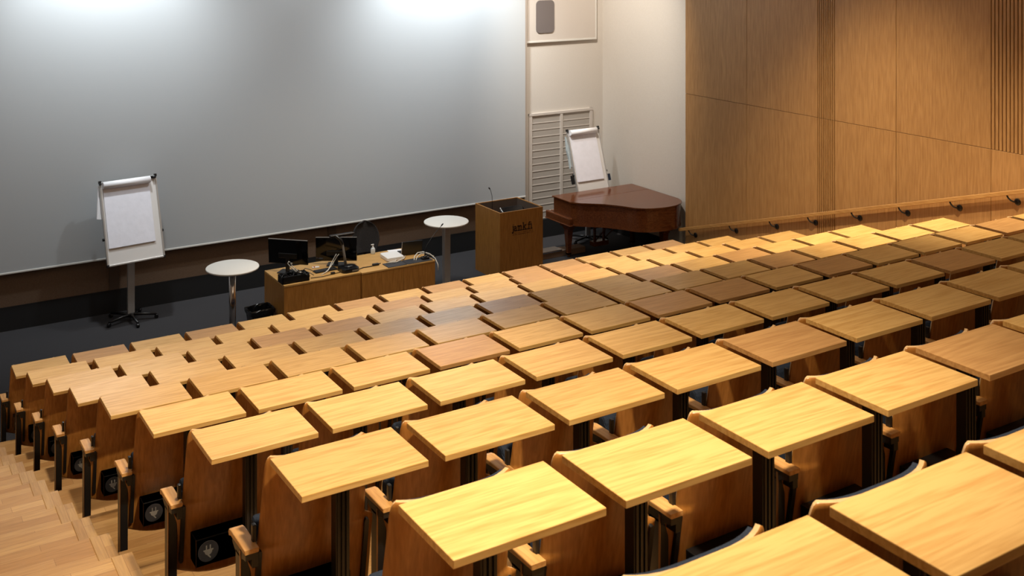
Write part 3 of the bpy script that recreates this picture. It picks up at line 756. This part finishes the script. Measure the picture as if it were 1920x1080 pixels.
area = sum(outline[i-1][0]*outline[i][1]-outline[i][0]*outline[i-1][1] for i in range(len(outline)))
sg = 1 if area > 0 else -1
body = inset(outline, .022*sg)
b = MB(); b.prism(body, .60, .975); 
for f in b.bm.faces:
    if len(f.verts) == 4: f.smooth = False
b.build('case', M['mahog'], pn)
b = MB(); b.prism(inset(outline, .012*sg), .595, .622); b.build('bottom_moulding', M['mahog'], pn)
# lid in two leaves with a hinge line at y=-.56
main = [p for p in outline if p[1] <= -.50]
main = [(1.765, -.50)] + [p for p in outline if p[1] < -.50] + [(0, -.50)]
b = MB(); b.prism(main, .978, 1.0, bev=.004); b.build('lid', M['mahog'], pn)
b = MB(); b.prism([(0, -.496), (1.765, -.496), (1.765, 0), (0, 0)], .978, 1.0, bev=.004); b.build('front_flap', M['mahog'], pn)
# key bed and cheek ledge
b = MB(); b.box(-.045, .02, -.60, .14, .60, .725, bev=.012); b.box(1.745, 1.77, -.3, .14, .60, .725, bev=.006); b.box(-.03, 1.765, -.02, .14, .60, .64, bev=.006)
b.box(-.055, .02, -.62, .15, .59, .61, bev=.006)
b.build('key_bed', M['mahog'], pn)
b = MB(); b.box(.05, 1.72, .0, .13, .64, .72, bev=.01); b.build('key_lid', M['mahog'], pn)
def pleg(x, y):
    b = MB(); b.prism(rrect(-.10, .10, -.14, .14, .03), .54, .60, bev=.01); b.prism(rrect(-.07, .07, -.09, .09, .03), .49, .545, bev=.01)
    for (w0, z0), (w1, z1) in zip([(.028, .05), (.045, .30), (.055, .46)], [(.045, .30), (.055, .46), (.058, .50)]):
        tap(b, w0, w0, w1, w1, z0, z1, close=False)
    tap(b, .036, .036, .036, .036, .05, .075); b.box(-.036, .036, -.036, .036, .05, .075)
    o = b.build('leg', M['mahog'], pn); o.location = (x, y, 0)
    c = MB().lathe([(.022, -.012), (.025, 0), (.022, .012)], 14, mat=Matrix.Translation((0, 0, .025)) @ Matrix.Rotation(pi/2, 4, 'X')).box(-.008, .008, -.008, .008, .025, .052).build('castor', M['bronze'], o)
pleg(.10, -.36); pleg(1.50, -.36); pleg(1.36, -1.40)
b = MB(); b.box(.66, .70, -.35, -.31, .18, .60, bev=.006); b.box(.86, .90, -.35, -.31, .18, .60, bev=.006); b.box(.62, .94, -.40, -.26, .10, .18, bev=.01)
b.tube([(.70, -.33, .18), (.66, -.8, .60)], .01, 8); b.tube([(.86, -.33, .18), (.90, -.8, .60)], .01, 8); b.build('pedal_lyre', M['mahog'], pn)
b = MB()
for x in (.71, .78, .85): b.box(x-.012, x+.012, -.26, -.16, .12, .13, bev=.003)
b.build('pedals', M['bronze'], pn)
# low silver-edged podium board on the floor behind the lectern
lb = empty('podium_board', (0, 0, 0), label='low silver edged wooden board lying on the floor under the grand piano', cat='board')
b = MB(); b.box(10.0, 11.12, 15.45, 15.66, 0, .10, bev=.004); o = b.build('board_body', M['brown'], lb)
b = MB(); b.box(10.0, 10.62, 15.44, 15.67, .095, .125, bev=.004); b.build('silver_edge', M['chrome'], lb)

# ------------------------------------------------------------------ lights
def spot(x, y, z, tx, ty, tz, e, col, size=70, blend=.9, rad=.12):
    l = bpy.data.lights.new('spotlight', 'SPOT'); l.energy = e; l.color = col; l.spot_size = radians(size); l.spot_blend = blend; l.shadow_soft_size = rad
    o = bpy.data.objects.new('spotlight', l); COL.objects.link(o); o.location = (x, y, z)
    o.rotation_euler = (Vector((tx, ty, tz))-Vector((x, y, z))).to_track_quat('-Z', 'Y').to_euler()
    return o
def area(x, y, z, sx, sy, e, col):
    l = bpy.data.lights.new('area_fill', 'AREA'); l.shape = 'RECTANGLE'; l.size = sx; l.size_y = sy; l.energy = e; l.color = col
    o = bpy.data.objects.new('area_fill', l); COL.objects.link(o); o.location = (x, y, z); return o
WARM = (1., .81, .55); WARM2 = (1., .84, .64); COOL = (.90, .96, .98)
# hall downlights
spot(2.2, 2.1, 7.5, 1.8, 4.0, 3, 820, WARM, 88, 1.)
spot(2.6, 6.4, 7.5, 2.6, 6.4, 1, 480, WARM, 54)
spot(1.8, 10.2, 7.5, 1.8, 10.2, 0, 560, WARM2, 60)
spot(6.4, 11.8, 7.5, 6.4, 11.6, 0, 850, WARM2, 60)
spot(9.3, 9.7, 7.5, 10.5, 9.6, 0, 1080, WARM, 78)
spot(10.4, 6.9, 7.5, 10.6, 6.9, 0, 800, WARM, 62)
# screen washers
spot(8.9, 15.35, 6.2, 8.9, 16.5, 4.8, 480, COOL, 105, .8)
spot(3.2, 15.35, 6.3, 3.2, 16.5, 4.8, 370, COOL, 105, .8)
spot(6.3, 13.9, 7.3, 6.0, 16.5, 2.6, 230, COOL, 110, 1.)
# stage
spot(9.6, 14.3, 7.4, 12.2, 16.2, 2.6, 740, (1, .88, .74), 62)
spot(6.5, 13.2, 7.4, 6.3, 14.6, 0, 250, (1, .88, .72), 60)
area(5, 5, 7.55, 12, 12, 115, (1, .79, .56))  # added warm fill standing in for bounced light in the hall, no fixture
area(5, 14.3, 7.55, 12, 2, 60, (.9, .95, 1))  # wide soft cool fill over the stage end

w = bpy.data.worlds.new('world'); scn.world = w; w.use_nodes = True
w.node_tree.nodes['Background'].inputs[0].default_value = (.02, .02, .02, 1)
scn.view_settings.view_transform = 'Standard'; scn.view_settings.look = 'None'; scn.view_settings.gamma = 1
scn.view_settings.exposure = 0.75
try: scn.view_settings.use_curve_mapping = False
except Exception: pass
